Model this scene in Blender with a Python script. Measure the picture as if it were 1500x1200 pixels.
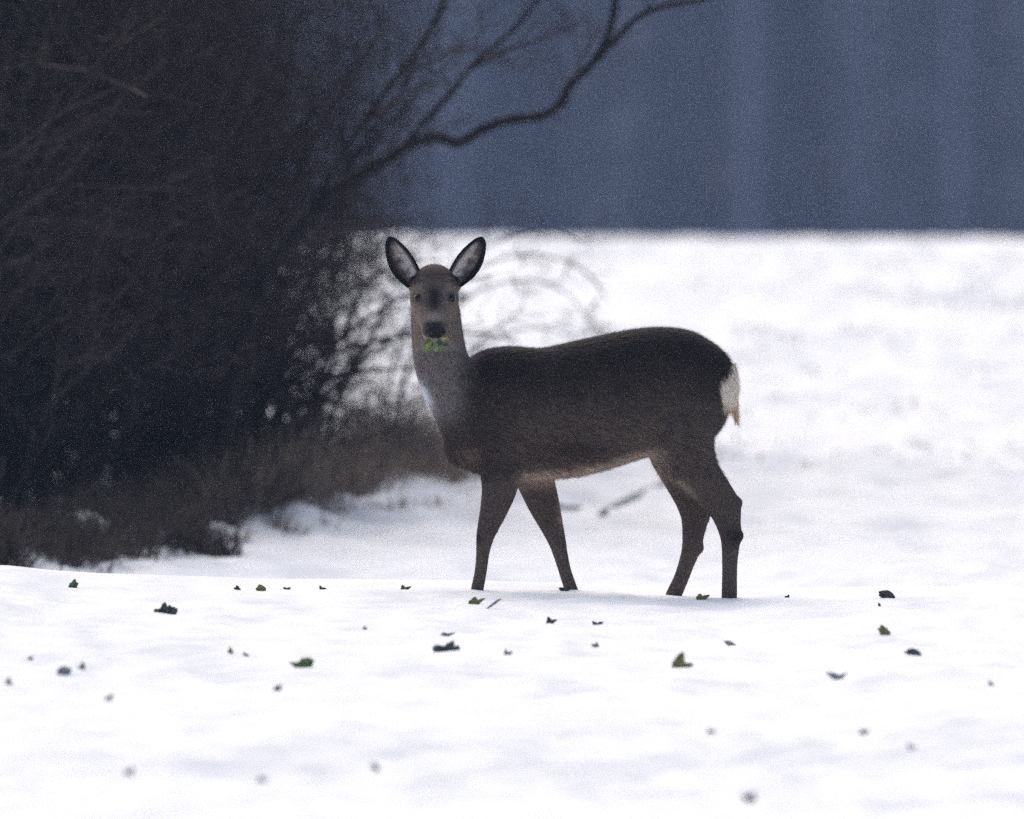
import bpy, bmesh, math, random
import numpy as np
from mathutils import Vector, Matrix

for o in list(bpy.data.objects):
    bpy.data.objects.remove(o, do_unlink=True)
SC = bpy.context.scene
COL = SC.collection

# ------------------------------------------------------------------ camera
DIST, CAMZ, FPX = 60.0, 2.2, 33600.0        # metres to the deer, lens height, focal length in photo pixels
HORIZ = 868.0 - CAMZ * FPX / DIST           # photo row of the horizon (above the frame)
cam_d = bpy.data.cameras.new('camera')
cam = bpy.data.objects.new('camera', cam_d)
COL.objects.link(cam)
cam.location = (0, -DIST, CAMZ)
cam.rotation_euler = (math.radians(90) - math.atan((600 - HORIZ) / FPX), 0, 0)
cam_d.sensor_width = 22.3
cam_d.lens = FPX * 22.3 / 1500
cam_d.clip_start = 0.5
cam_d.clip_end = 4000
cam_d.dof.use_dof = True
cam_d.dof.focus_distance = DIST
cam_d.dof.aperture_fstop = 3.7
cam_d.dof.aperture_blades = 9
SC.camera = cam

# ------------------------------------------------------------------ sky, sun, exposure
SUN_EL, SUN_AZ = math.radians(42), math.radians(-18)    # azimuth from +Y (beyond the deer) towards +X
w = bpy.data.worlds.new('World')
SC.world = w
w.use_nodes = True
nt = w.node_tree
bg = nt.nodes['Background']
sky = nt.nodes.new('ShaderNodeTexSky')
sky.sky_type = 'NISHITA'
sky.sun_disc = False
sky.sun_elevation = SUN_EL
sky.sun_rotation = SUN_AZ
sky.air_density = 1.0
sky.dust_density = 3.5
sky.ozone_density = 1.0
nt.links.new(sky.outputs[0], bg.inputs[0])
bg.inputs[1].default_value = 0.10
sun_d = bpy.data.lights.new('sun', 'SUN')
sun = bpy.data.objects.new('sun', sun_d)
COL.objects.link(sun)
sun_d.energy = 1.3
sun_d.angle = math.radians(75)
sun_d.color = (1.0, 0.91, 0.82)
sd = Vector((math.sin(SUN_AZ) * math.cos(SUN_EL), math.cos(SUN_AZ) * math.cos(SUN_EL), math.sin(SUN_EL)))
sun.location = sd * 200
sun.rotation_euler = sd.to_track_quat('Z', 'Y').to_euler()
SC.view_settings.view_transform = 'Standard'
SC.view_settings.look = 'None'
SC.view_settings.gamma = 1.0
SC.view_settings.exposure = 0.70
SC.view_settings.use_curve_mapping = False
SC.render.engine = 'CYCLES'
SC.cycles.use_denoising = False
SC.cycles.max_bounces = 8
SC.cycles.diffuse_bounces = 4
SC.cycles.volume_bounces = 1
SC.cycles.transparent_max_bounces = 8

# ------------------------------------------------------------------ helpers
def P(u, v, Y=0.0):
    """photo pixel (u, v) at depth Y metres beyond the deer -> world point"""
    d = DIST + Y
    return Vector(((u - 750.0) * d / FPX, Y, CAMZ - (v - HORIZ) * d / FPX))

def perlin(x, y, seed=0):
    x = np.asarray(x, float); y = np.asarray(y, float)
    xi = np.floor(x).astype(np.int64); yi = np.floor(y).astype(np.int64)
    xf = x - xi; yf = y - yi
    def g(ix, iy, dx, dy):
        h = (ix * 374761393 + iy * 668265263 + seed * 974711) & 0xffffffff
        h = ((h ^ (h >> 13)) * 1274126177) & 0xffffffff
        a = ((h ^ (h >> 16)) & 0xffff) / 65536.0 * 2 * np.pi
        return np.cos(a) * dx + np.sin(a) * dy
    s = xf * xf * xf * (xf * (xf * 6 - 15) + 10)
    t = yf * yf * yf * (yf * (yf * 6 - 15) + 10)
    a = g(xi, yi, xf, yf) * (1 - s) + g(xi + 1, yi, xf - 1, yf) * s
    b = g(xi, yi + 1, xf, yf - 1) * (1 - s) + g(xi + 1, yi + 1, xf - 1, yf - 1) * s
    return (a * (1 - t) + b * t) * 1.5

def sstep(a, b, x):
    t = np.clip((x - a) / (b - a), 0, 1)
    return t * t * (3 - 2 * t)

def link(o, parent=None):
    COL.objects.link(o)
    if parent is not None:
        o.parent = parent
    return o

def mesh_obj(name, verts, faces, mat=None, parent=None, smooth=True):
    me = bpy.data.meshes.new(name)
    verts = np.asarray(verts, dtype=np.float32)
    me.from_pydata(verts.tolist() if len(verts) < 4000 else [tuple(p) for p in verts.tolist()], [], faces if isinstance(faces, list) else faces.tolist())
    me.update()
    if smooth:
        me.polygons.foreach_set('use_smooth', np.ones(len(me.polygons), dtype=bool))
    if mat:
        me.materials.append(mat)
    return link(bpy.data.objects.new(name, me), parent)

def tag(o, label=None, cat=None, group=None, kind=None):
    if label: o['label'] = label
    if cat: o['category'] = cat
    if group: o['group'] = group
    if kind: o['kind'] = kind
    return o

def empty(name, loc):
    e = bpy.data.objects.new(name, None)
    e.location = loc
    e.empty_display_size = 0.1
    return link(e)

def set_col(me, cols, name='Col'):
    at = me.color_attributes.new(name, 'FLOAT_COLOR', 'POINT')
    c = np.ones((len(me.vertices), 4), dtype=np.float32)
    c[:, :3] = cols
    at.data.foreach_set('color', c.ravel())

# ------------------------------------------------------------------ materials
def new_mat(name):
    m = bpy.data.materials.new(name)
    m.use_nodes = True
    return m, m.node_tree, m.node_tree.nodes['Principled BSDF']

def noise_mat(name, c1, c2, scale=20, rough=0.8, bump=0.0, spec=0.3, detail=4, stretch=(1, 1, 1), sub=0.0):
    m, t, b = new_mat(name)
    tc = t.nodes.new('ShaderNodeTexCoord')
    mp = t.nodes.new('ShaderNodeMapping'); mp.inputs['Scale'].default_value = stretch
    n = t.nodes.new('ShaderNodeTexNoise'); n.inputs['Scale'].default_value = scale; n.inputs['Detail'].default_value = detail
    r = t.nodes.new('ShaderNodeValToRGB')
    r.color_ramp.elements[0].color = (*c1, 1); r.color_ramp.elements[0].position = 0.35
    r.color_ramp.elements[1].color = (*c2, 1); r.color_ramp.elements[1].position = 0.68
    t.links.new(tc.outputs['Object'], mp.inputs[0]); t.links.new(mp.outputs[0], n.inputs[0])
    t.links.new(n.outputs[0], r.inputs[0]); t.links.new(r.outputs[0], b.inputs['Base Color'])
    b.inputs['Roughness'].default_value = rough
    b.inputs['Specular IOR Level'].default_value = spec
    if bump:
        bp = t.nodes.new('ShaderNodeBump'); bp.inputs['Strength'].default_value = bump; bp.inputs['Distance'].default_value = 0.01
        t.links.new(n.outputs[0], bp.inputs['Height']); t.links.new(bp.outputs[0], b.inputs['Normal'])
    return m

def attr_mat(name, rough=0.85, spec=0.15, nscale=90, namp=0.35, sheen=0.0):
    m, t, b = new_mat(name)
    a = t.nodes.new('ShaderNodeAttribute'); a.attribute_name = 'Col'
    tc = t.nodes.new('ShaderNodeTexCoord')
    n = t.nodes.new('ShaderNodeTexNoise'); n.inputs['Scale'].default_value = nscale; n.inputs['Detail'].default_value = 3
    mr = t.nodes.new('ShaderNodeMapRange'); mr.inputs['From Min'].default_value = 0.3; mr.inputs['From Max'].default_value = 0.7
    mr.inputs['To Min'].default_value = 1 - namp; mr.inputs['To Max'].default_value = 1 + namp
    mx = t.nodes.new('ShaderNodeVectorMath'); mx.operation = 'SCALE'
    t.links.new(tc.outputs['Object'], n.inputs[0]); t.links.new(n.outputs[0], mr.inputs[0])
    t.links.new(a.outputs['Color'], mx.inputs[0]); t.links.new(mr.outputs[0], mx.inputs['Scale'])
    t.links.new(mx.outputs[0], b.inputs['Base Color'])
    b.inputs['Roughness'].default_value = rough
    b.inputs['Specular IOR Level'].default_value = spec
    return m

M = {}
# snow: bright, slightly uneven, thin greyer patches where the crop shows through
def snow_material():
    m, t, b = new_mat('snow')
    tc = t.nodes.new('ShaderNodeTexCoord')
    n1 = t.nodes.new('ShaderNodeTexNoise'); n1.inputs['Scale'].default_value = 1.0; n1.inputs['Detail'].default_value = 5
    r1 = t.nodes.new('ShaderNodeValToRGB')
    r1.color_ramp.elements[0].position = 0.38; r1.color_ramp.elements[0].color = (0.65, 0.68, 0.725, 1)
    r1.color_ramp.elements[1].position = 0.54; r1.color_ramp.elements[1].color = (0.86, 0.87, 0.885, 1)
    n2 = t.nodes.new('ShaderNodeTexNoise'); n2.inputs['Scale'].default_value = 45; n2.inputs['Detail'].default_value = 5
    n3 = t.nodes.new('ShaderNodeTexNoise'); n3.inputs['Scale'].default_value = 11; n3.inputs['Detail'].default_value = 3
    ad = t.nodes.new('ShaderNodeMath'); ad.operation = 'ADD'
    bp = t.nodes.new('ShaderNodeBump'); bp.inputs['Strength'].default_value = 0.35; bp.inputs['Distance'].default_value = 0.012
    mp = t.nodes.new('ShaderNodeMapping'); mp.inputs['Scale'].default_value = (4.5, 0.8, 4.5)
    t.links.new(tc.outputs['Object'], mp.inputs[0]); t.links.new(mp.outputs[0], n1.inputs[0])
    for n in (n2, n3): t.links.new(tc.outputs['Object'], n.inputs[0])
    n4 = t.nodes.new('ShaderNodeTexNoise'); n4.inputs['Scale'].default_value = 1.0; n4.inputs['Detail'].default_value = 3
    mp4 = t.nodes.new('ShaderNodeMapping'); mp4.inputs['Scale'].default_value = (0.30, 0.28, 1.0); mp4.inputs['Location'].default_value = (3.3, 1.7, 0)
    mxn = t.nodes.new('ShaderNodeMix'); mxn.inputs[0].default_value = 0.5
    t.links.new(tc.outputs['Object'], mp4.inputs[0]); t.links.new(mp4.outputs[0], n4.inputs[0])
    t.links.new(n1.outputs[0], mxn.inputs[2]); t.links.new(n4.outputs[0], mxn.inputs[3])
    t.links.new(mxn.outputs[0], r1.inputs[0]); t.links.new(r1.outputs[0], b.inputs['Base Color'])
    t.links.new(n2.outputs[0], ad.inputs[0]); t.links.new(n3.outputs[0], ad.inputs[1])
    t.links.new(ad.outputs[0], bp.inputs['Height']); t.links.new(bp.outputs[0], b.inputs['Normal'])
    b.inputs['Roughness'].default_value = 0.75
    b.inputs['Specular IOR Level'].default_value = 0.2
    return m
M['snow'] = snow_material()
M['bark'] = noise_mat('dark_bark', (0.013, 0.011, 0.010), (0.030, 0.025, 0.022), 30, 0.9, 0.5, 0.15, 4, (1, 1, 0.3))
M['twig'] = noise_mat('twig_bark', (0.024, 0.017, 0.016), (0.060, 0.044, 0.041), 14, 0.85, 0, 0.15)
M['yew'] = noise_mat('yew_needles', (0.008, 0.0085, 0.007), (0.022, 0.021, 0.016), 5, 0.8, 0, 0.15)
M['deadleaf'] = noise_mat('dead_leaf', (0.040, 0.026, 0.020), (0.105, 0.072, 0.055), 12, 0.9, 0, 0.1)
M['litter'] = noise_mat('dark_litter', (0.035, 0.027, 0.021), (0.120, 0.090, 0.068), 7, 0.9, 0, 0.1)
M['drygrass'] = noise_mat('dry_grass', (0.14, 0.100, 0.074), (0.36, 0.275, 0.21), 9, 0.9, 0, 0.1)
M['forest'] = noise_mat('hazed_foliage', (0.014, 0.020, 0.034), (0.150, 0.172, 0.225), 0.55, 0.9, 0, 0.1, 3, (1, 1, 0.10))  # part of the distance haze is put into this bluish foliage colour
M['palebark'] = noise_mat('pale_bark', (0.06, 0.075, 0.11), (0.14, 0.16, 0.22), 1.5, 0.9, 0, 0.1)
M['fur'] = attr_mat('deer_fur', 0.9, 0.08, 160, 0.3)
M['hair'] = attr_mat('deer_hair', 0.75, 0.15, 60, 0.15)
M['eye'] = noise_mat('eye_black', (0.004, 0.003, 0.003), (0.010, 0.007, 0.006), 40, 0.16, 0, 0.3)
M['nose'] = noise_mat('wet_nose', (0.005, 0.005, 0.007), (0.014, 0.013, 0.016), 150, 0.45, 0.4, 0.2)
M['hoof'] = noise_mat('hoof_horn', (0.010, 0.009, 0.008), (0.024, 0.021, 0.019), 60, 0.45, 0, 0.4)
M['stick'] = noise_mat('furrow_shade', (0.16, 0.16, 0.17), (0.42, 0.43, 0.45), 25, 0.9, 0.3, 0.1)  # pale grey that stands in for the shade of a snow furrow
M['stem'] = noise_mat('leaf_stalk', (0.10, 0.14, 0.06), (0.24, 0.29, 0.16), 80, 0.6, 0, 0.3)
M['leaf_green'] = noise_mat('green_leaf', (0.075, 0.115, 0.030), (0.20, 0.28, 0.08), 60, 0.55, 0.2, 0.35)
M['leaf_olive'] = noise_mat('olive_leaf', (0.15, 0.14, 0.040), (0.38, 0.35, 0.12), 60, 0.6, 0.2, 0.3)
M['leaf_dark'] = noise_mat('dark_leaf', (0.040, 0.050, 0.034), (0.11, 0.125, 0.090), 60, 0.6, 0.2, 0.3)
M['leaf_tip'] = noise_mat('frosty_leaf_tip', (0.07, 0.075, 0.075), (0.20, 0.205, 0.21), 60, 0.8, 0.2, 0.2)
M['leaf_grey'] = noise_mat('frosted_leaf', (0.20, 0.20, 0.20), (0.50, 0.51, 0.53), 60, 0.8, 0.2, 0.2)

# ------------------------------------------------------------------ the ground: one snow sheet
CU = np.array([-900, -150, 0, 60, 130, 380, 700, 840, 985, 1070, 1300, 1500, 2400.])
CV = np.array([832, 835, 838, 845, 850, 859, 862, 867, 873, 876, 872, 872, 870.])
def ground_h(X, Y):
    X = np.asarray(X, float); Y = np.asarray(Y, float)
    u = 750 + X * FPX / DIST
    crest = (868 - np.interp(u, CU, CV)) / 560.0
    near = 1 - sstep(0.2, 4.5, Y)
    h = crest * near * sstep(-40, -2, Y)
    h = h - 0.22 * sstep(0.25, 5.0, Y) * (1 - sstep(18, 43, Y)) - 0.062 * sstep(30, 44, Y)
    dY = np.clip(Y - 45.0, 0, 320)
    h = h - 0.046 * dY * sstep(0, 9, dY)
    # soft drifts in the foreground
    fg = (1 - sstep(-0.5, 1.0, Y))
    amp = 0.55 + 0.45 * sstep(0.4, 2.5, np.abs(Y + 0.15))
    h = h + fg * amp * (0.010 * perlin(X * 1.3 + 3.1, Y * 0.40, 1) + 0.008 * perlin(X * 3.6, Y * 0.9 + 7, 2) + 0.012 * perlin(X * 6.5, Y * 2.4, 3) + 0.010 * perlin(X * 12, Y * 5, 13))
    # cloddy field behind
    bgf = sstep(1.0, 6.0, Y) * (1 - sstep(47, 90, Y)) * (1 - 0.55 * sstep(36, 44, Y))
    far = sstep(20, 42, Y)
    h = h + bgf * (0.028 * perlin(X * 0.9, Y * 0.33 + 5, 4) + 0.024 * perlin(X * 2.6, Y * 0.9, 5) + 0.018 * perlin(X * 5.6, Y * 2.2, 6) + 0.010 * perlin(X * 12, Y * 4.0, 14))
    h = h + bgf * far * 0.018 * perlin(X * 1.2 + 9, Y * 0.6, 8)
    # heaped snow along the foot of the thicket
    edge = np.exp(-((X - (-1.75 + (Y - 7.0) * 0.20)) / 0.42) ** 2) * sstep(4, 7, Y) * (1 - sstep(17, 21, Y))
    h = h + edge * (0.035 + 0.075 * np.clip(perlin(X * 3.1 + 2, Y * 0.9, 9), 0, 1) + 0.05 * perlin(X * 6.3, Y * 2.1, 10))
    # broad relief away from the view
    h = h + 1.2 * perlin(X * 0.01, Y * 0.01, 11) * sstep(25, 120, np.abs(X))
    return h

def axis_lines(fine0, fine1, step, lo, hi, grow=1.18, mid=None):
    pts = [fine0]
    while pts[-1] < fine1:
        s = step if mid is None or pts[-1] < mid[0] else mid[1]
        pts.append(pts[-1] + s)
    s = pts[-1] - pts[-2]
    while pts[-1] < hi:
        s = min(s * grow, 60); pts.append(pts[-1] + s)
    s = step; left = [pts[0]]
    while left[-1] > lo:
        s = min(s * grow, 60); left.append(left[-1] - s)
    return np.array(left[::-1][:-1] + pts)

def build_ground():
    xs = axis_lines(-3.0, 3.0, 0.034, -700, 700)
    ys = axis_lines(-17.5, 50, 0.045, -150, 1000, 1.1, (8, 0.075))
    gx, gy = np.meshgrid(xs, ys)
    gz = ground_h(gx, gy)
    nx, ny = len(xs), len(ys)
    V = np.stack([gx.ravel(), gy.ravel(), gz.ravel()], 1).astype(np.float32)
    i = np.arange(nx * ny).reshape(ny, nx)
    F = np.stack([i[:-1, :-1].ravel(), i[:-1, 1:].ravel(), i[1:, 1:].ravel(), i[1:, :-1].ravel()], 1).astype(np.int32)
    me = bpy.data.meshes.new('snow_field')
    me.vertices.add(len(V)); me.vertices.foreach_set('co', V.ravel())
    me.loops.add(F.size); me.loops.foreach_set('vertex_index', F.ravel())
    me.polygons.add(len(F)); me.polygons.foreach_set('loop_start', np.arange(0, F.size, 4, dtype=np.int32))
    me.polygons.foreach_set('use_smooth', np.ones(len(F), dtype=bool))
    me.update(calc_edges=True)
    me.materials.append(M['snow'])
    o = link(bpy.data.objects.new('snow_field', me))
    tag(o, 'snow covered field, white and softly uneven, running to the far wood', 'ground', kind='structure')
build_ground()

def on_ground(u, v, y0=-18.0, y1=60.0):
    """where the line of sight through photo pixel (u, v) meets the snow"""
    Y = np.arange(y0, y1, 0.01)
    d = DIST + Y
    X = (u - 750) * d / FPX
    Z = CAMZ - (v - HORIZ) * d / FPX
    below = np.nonzero(Z <= ground_h(X, Y))[0]
    k = below[0] if len(below) else len(Y) - 1
    return Vector((X[k], Y[k], float(ground_h(X[k], Y[k]))))

# ------------------------------------------------------------------ geometry of twigs, tubes, blades
def tube(pts, rad, n=6):
    """closed tube along a polyline -> verts, faces"""
    pts = [Vector(p) for p in pts]
    V, F = [], []
    for k, p in enumerate(pts):
        t = (pts[min(k + 1, len(pts) - 1)] - pts[max(k - 1, 0)]).normalized()
        a = t.cross(Vector((0.13, 0.98, 0.11))).normalized()
        b = t.cross(a)
        for j in range(n):
            th = 2 * math.pi * j / n
            V.append(p + (a * math.cos(th) + b * math.sin(th)) * rad[k])
    for k in range(len(pts) - 1):
        for j in range(n):
            F.append((k * n + j, k * n + (j + 1) % n, (k + 1) * n + (j + 1) % n, (k + 1) * n + j))
    F.append(tuple(range(n))[::-1]); F.append(tuple(range((len(pts) - 1) * n, len(pts) * n)))
    return V, F

def merge(parts):
    V, F = [], []
    for v, f in parts:
        o = len(V); V += list(v); F += [tuple(i + o for i in q) for q in f]
    return V, F

def segs_mesh(segs, n=3):
    """many tapering twig pieces at once: segs rows are p0(3) p1(3) r0 r1"""
    S = np.array(segs, dtype=float)
    p0, p1, r0, r1 = S[:, 0:3], S[:, 3:6], S[:, 6], S[:, 7]
    t = p1 - p0; t /= np.linalg.norm(t, axis=1, keepdims=True) + 1e-9
    ref = np.where(np.abs(t[:, 2:3]) > 0.9, np.array([[1., 0, 0]]), np.array([[0., 0, 1]]))
    a = np.cross(t, ref); a /= np.linalg.norm(a, axis=1, keepdims=True) + 1e-9
    b = np.cross(t, a)
    th = np.arange(n) * 2 * np.pi / n
    ring = a[:, None, :] * np.cos(th)[None, :, None] + b[:, None, :] * np.sin(th)[None, :, None]
    A = p0[:, None, :] + ring * r0[:, None, None]
    B = p1[:, None, :] + ring * r1[:, None, None]
    V = np.concatenate([A, B], 1).reshape(-1, 3)
    base = (np.arange(len(S)) * 2 * n)[:, None]
    j = np.arange(n)[None, :]
    j2 = (j + 1) % n
    F = np.stack([base + j, base + j2, base + n + j2, base + n + j], 2).reshape(-1, 4)
    return V, F

def grow(segs, rng, p, d, r, L, lev, maxlev, up=0.03, steps=5, kids=1.25, wob=0.22):
    step = L / steps
    for k in range(steps):
        d = (d + Vector((rng.gauss(0, wob), rng.gauss(0, wob), rng.gauss(0, wob) + up))).normalized()
        q = p + d * step
        r2 = max(r * (1 - 0.62 / steps), 0.0012)
        segs.append((lev, *p, *q, r, r2))
        if lev < maxlev and (k > 0 or lev > 0):
            m = int(kids) + (1 if rng.random() < kids - int(kids) else 0)
            for _ in range(m):
                ax = d.orthogonal().normalized()
                ax.rotate(Matrix.Rotation(rng.uniform(0, 6.283), 3, d))
                c = d.copy(); c.rotate(Matrix.Rotation(math.radians(rng.uniform(28, 62)), 3, ax))
                grow(segs, rng, q, c, max(r2 * rng.uniform(0.5, 0.68), 0.0013), L * rng.uniform(0.45, 0.68), lev + 1, maxlev, up * 0.4, max(3, steps - 1), kids, wob)
        p, r = q, r2

def blades(rng, roots, length, width, lean, droop=0.4, lfun=None):
    """dry grass: each blade two quads tapering to a tip"""
    V, F = [], []
    for p in roots:
        L = (lfun(p) if lfun else length) * rng.uniform(0.5, 1.15)
        az = rng.uniform(0, 6.283); ln = abs(rng.gauss(0, lean)) + 0.08
        dx, dy = math.cos(az) * ln, math.sin(az) * ln
        wz = rng.uniform(0, 6.283); wx, wy = math.cos(wz) * width, math.sin(wz) * width
        o = len(V)
        for k, (f, ww) in enumerate(((0, 1), (0.55, 0.75), (1.0, 0.12))):
            c = (p[0] + dx * L * f * (0.6 + 0.7 * f), p[1] + dy * L * f * (0.6 + 0.7 * f), p[2] - 0.02 + L * f * (1 - droop * f * ln))
            V.append((c[0] - wx * ww, c[1] - wy * ww, c[2])); V.append((c[0] + wx * ww, c[1] + wy * ww, c[2]))
        F.append((o, o + 1, o + 3, o + 2)); F.append((o + 2, o + 3, o + 5, o + 4))
    return V, F

# ------------------------------------------------------------------ far wood: dark spruces standing beyond the brow
def build_far_wood():
    rng = np.random.default_rng(5)
    Vs, Fs, off = [], [], 0
    trees = []
    for row, y in enumerate(np.arange(440, 510, 7.0)):
        x = -45 + rng.uniform(0, 3)
        while x < 45:
            trees.append((x, y + rng.uniform(-2.5, 2.5), rng.uniform(15, 21), rng.uniform(1.5, 2.5)))
            x += rng.uniform(2.0, 4.2)
    for (x, y, H, R) in trees:
        z0 = float(ground_h(x, y)) - 0.3
        # trunk
        n = 6; th = np.arange(n) * 2 * np.pi / n
        rr = 0.17 + 0.008 * H
        ring = np.stack([np.cos(th), np.sin(th), np.zeros(n)], 1)
        V = np.concatenate([ring * rr + [x, y, z0], ring * 0.04 + [x, y, z0 + H]])
        j = np.arange(n)
        F = np.stack([j, (j + 1) % n, n + (j + 1) % n, n + j], 1)
        Vs.append(V); Fs.append(F + off); off += len(V)
        # boughs: drooping flat sprays, longest low down
        m = 420
        f = rng.uniform(0.04, 0.98, m)
        az = rng.uniform(0, 2 * np.pi, m)
        L = R * (1 - f) ** 0.75 * rng.uniform(0.55, 1.1, m) + 0.25
        wd = rng.uniform(0.22, 0.5, m)
        c, s = np.cos(az), np.sin(az)
        zb = z0 + f * H
        dr = rng.uniform(0.15, 0.6, m)
        p0 = np.stack([x + 0 * c, y + 0 * s, zb], 1)
        pm = np.stack([x + c * L * 0.55, y + s * L * 0.55, zb - dr * L * 0.3], 1)
        pe = np.stack([x + c * L, y + s * L, zb - dr * L * 0.9], 1)
        side = np.stack([-s, c, rng.uniform(-0.7, 0.7, m)], 1) * wd[:, None]
        V = np.stack([p0, pm - side, pe, pm + side - [0, 0, 0.12]], 1).reshape(-1, 3)
        F = np.arange(4 * m).reshape(m, 4)
        Vs.append(V); Fs.append(F + off); off += len(V)
    nf0 = sum(len(f) for f in Fs)
    for k in range(46):                     # pale bare stems along the front of the wood
        x, y = rng.uniform(-24, 24), rng.uniform(424, 436); rr = rng.uniform(0.04, 0.12); H = rng.uniform(13, 17); lx = rng.normal(0, 0.25)
        z0 = float(ground_h(x, y)) - 0.3
        V = np.concatenate([ring * rr + [x, y, z0], ring * 0.06 + [x + lx, y, z0 + H]])
        Vs.append(V); Fs.append(np.stack([j, (j + 1) % n, n + (j + 1) % n, n + j], 1) + off); off += len(V)
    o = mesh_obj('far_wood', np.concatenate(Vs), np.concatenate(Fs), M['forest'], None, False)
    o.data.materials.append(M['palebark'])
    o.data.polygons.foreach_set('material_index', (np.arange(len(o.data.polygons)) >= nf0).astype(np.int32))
    tag(o, 'dark blue hazy wood standing beyond the snow field', 'wood', kind='stuff')
build_far_wood()

# ------------------------------------------------------------------ thicket on the left
def shrub_mesh(seed, stems, H, spread, maxlev=3, kids=1.25, lean=(0, 0), trim=(0.35, 0.55, 0.2, 1.0)):
    rng = random.Random(seed)
    segs = []
    for k in range(stems):
        az = rng.uniform(0, 6.283); sp = rng.uniform(0.1, spread)
        d = Vector((math.cos(az) * sp + lean[0], math.sin(az) * sp + lean[1], 1)).normalized()
        p = Vector((math.cos(az) * 0.12 * rng.random(), math.sin(az) * 0.12 * rng.random(), -0.08))
        one = []
        grow(one, rng, p, d, rng.uniform(0.010, 0.020), H * rng.uniform(0.7, 1.1), 0, maxlev, 0.0, 6, kids)
        # wind-trimmed outline: narrow at the foot, full above
        for s in one:
            z = max(s[3], s[6]); rad = math.hypot(s[4], s[5])
            lim = trim[0] + trim[1] * float(sstep(trim[2], trim[3], z))
            if rad < lim * (1.0 if s[0] == 0 else rng.uniform(0.72, 1.12)): segs.append(s)
            elif s[0] == 0: break
    a = [s[1:] for s in segs if s[0] == 0]
    b = [s[1:] for s in segs if s[0] > 0]
    return segs_mesh(a, 6), segs_mesh(b, 3)

def make_shrub(tr, cr, loc, rot, sc, label, group):
    e = empty('bare_shrub', loc)
    e.rotation_euler = (0, 0, rot); e.scale = (sc, sc, sc)
    link(bpy.data.objects.new('trunk', tr), e)
    link(bpy.data.objects.new('crown', cr), e)
    return tag(e, label, 'shrub', group)

def yew_mesh(seed, R, H, nb=420, nl=70):
    rng = np.random.default_rng(seed)
    segs = [(0, 0, -0.1, 0, 0, H * 0.55, 0.09, 0.055), (0, 0, H * 0.55, 0.05, 0, H * 0.95, 0.055, 0.01)]
    V = []
    for k in range(nb):
        f = rng.uniform(0.03, 0.97)
        az = rng.uniform(0, 2 * np.pi)
        L = R * (1 - 0.55 * f) * rng.uniform(0.55, 1.12)
        z0 = f * H * 0.92
        d = np.array([np.cos(az), np.sin(az), rng.uniform(-0.1, 0.5)])
        p0 = np.array([0, 0, z0]); ctrl = p0 + d * L * 0.6; p1 = p0 + d * L + np.array([0, 0, -L * rng.uniform(0.2, 0.6)])
        q = p0; prev = p0
        for i in range(1, 6):
            t = i / 5
            q = (1 - t) ** 2 * p0 + 2 * t * (1 - t) * ctrl + t * t * p1
            segs.append((*prev, *q, 0.007 * (1.15 - t), 0.007 * (1 - t) + 0.002)); prev = q
        t = rng.uniform(0.3, 1.03, nl)[:, None]
        c = (1 - t) ** 2 * p0 + 2 * t * (1 - t) * ctrl + t * t * p1
        c = c + rng.normal(0, 0.055 + 0.03 * L, (nl, 3))
        dr = rng.normal(0, 1, (nl, 3)) + d * 0.8 - np.array([0, 0, 0.6]); dr /= np.linalg.norm(dr, axis=1, keepdims=True)
        sd_ = np.cross(dr, rng.normal(0, 1, (nl, 3))); sd_ /= np.linalg.norm(sd_, axis=1, keepdims=True)
        ln = rng.uniform(0.03, 0.065, (nl, 1)); wd = rng.uniform(0.007, 0.014, (nl, 1))
        V.append(np.stack([c - dr * ln, c + sd_ * wd, c + dr * ln, c - sd_ * wd], 1).reshape(-1, 3))
    V = np.concatenate(V)
    return segs_mesh(segs, 4), (V, np.arange(len(V)).reshape(-1, 4))

def to_mesh(name, vf, mat, smooth=False):
    o = mesh_obj(name, vf[0], vf[1], mat, None, smooth)
    me = o.data
    bpy.data.objects.remove(o)
    return me

YEWS = []
for sd_i, (R, H) in ((31, (1.35, 4.2)), (32, (1.6, 5.0))):
    t_, c_ = yew_mesh(sd_i, R, H)
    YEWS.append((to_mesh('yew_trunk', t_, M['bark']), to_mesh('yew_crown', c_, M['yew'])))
yew_spots = [(-2.55, 12.5, 0, 1.0, 0.3), (-1.9, 19.0, 1, 0.95, 1.9), (-3.9, 15.5, 1, 1.0, 4.0), (-2.9, 24.0, 0, 1.15, 2.2), (-5.6, 19.5, 0, 1.2, 5.0),
             (-1.62, 16.0, 0, 0.8, 3.4), (-2.0, 11.0, 0, 0.62, 5.7)]
for x, y, k, s, rz in yew_spots:
    e = empty('evergreen_tree', (x, y, float(ground_h(x, y)) - 0.03))
    e.rotation_euler = (0, 0, rz); e.scale = (s, s, s)
    link(bpy.data.objects.new('trunk', YEWS[k][0]), e)
    link(bpy.data.objects.new('crown', YEWS[k][1]), e)
    tag(e, 'dark evergreen tree with drooping boughs inside the thicket', 'tree', 'evergreens in the thicket')

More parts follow.
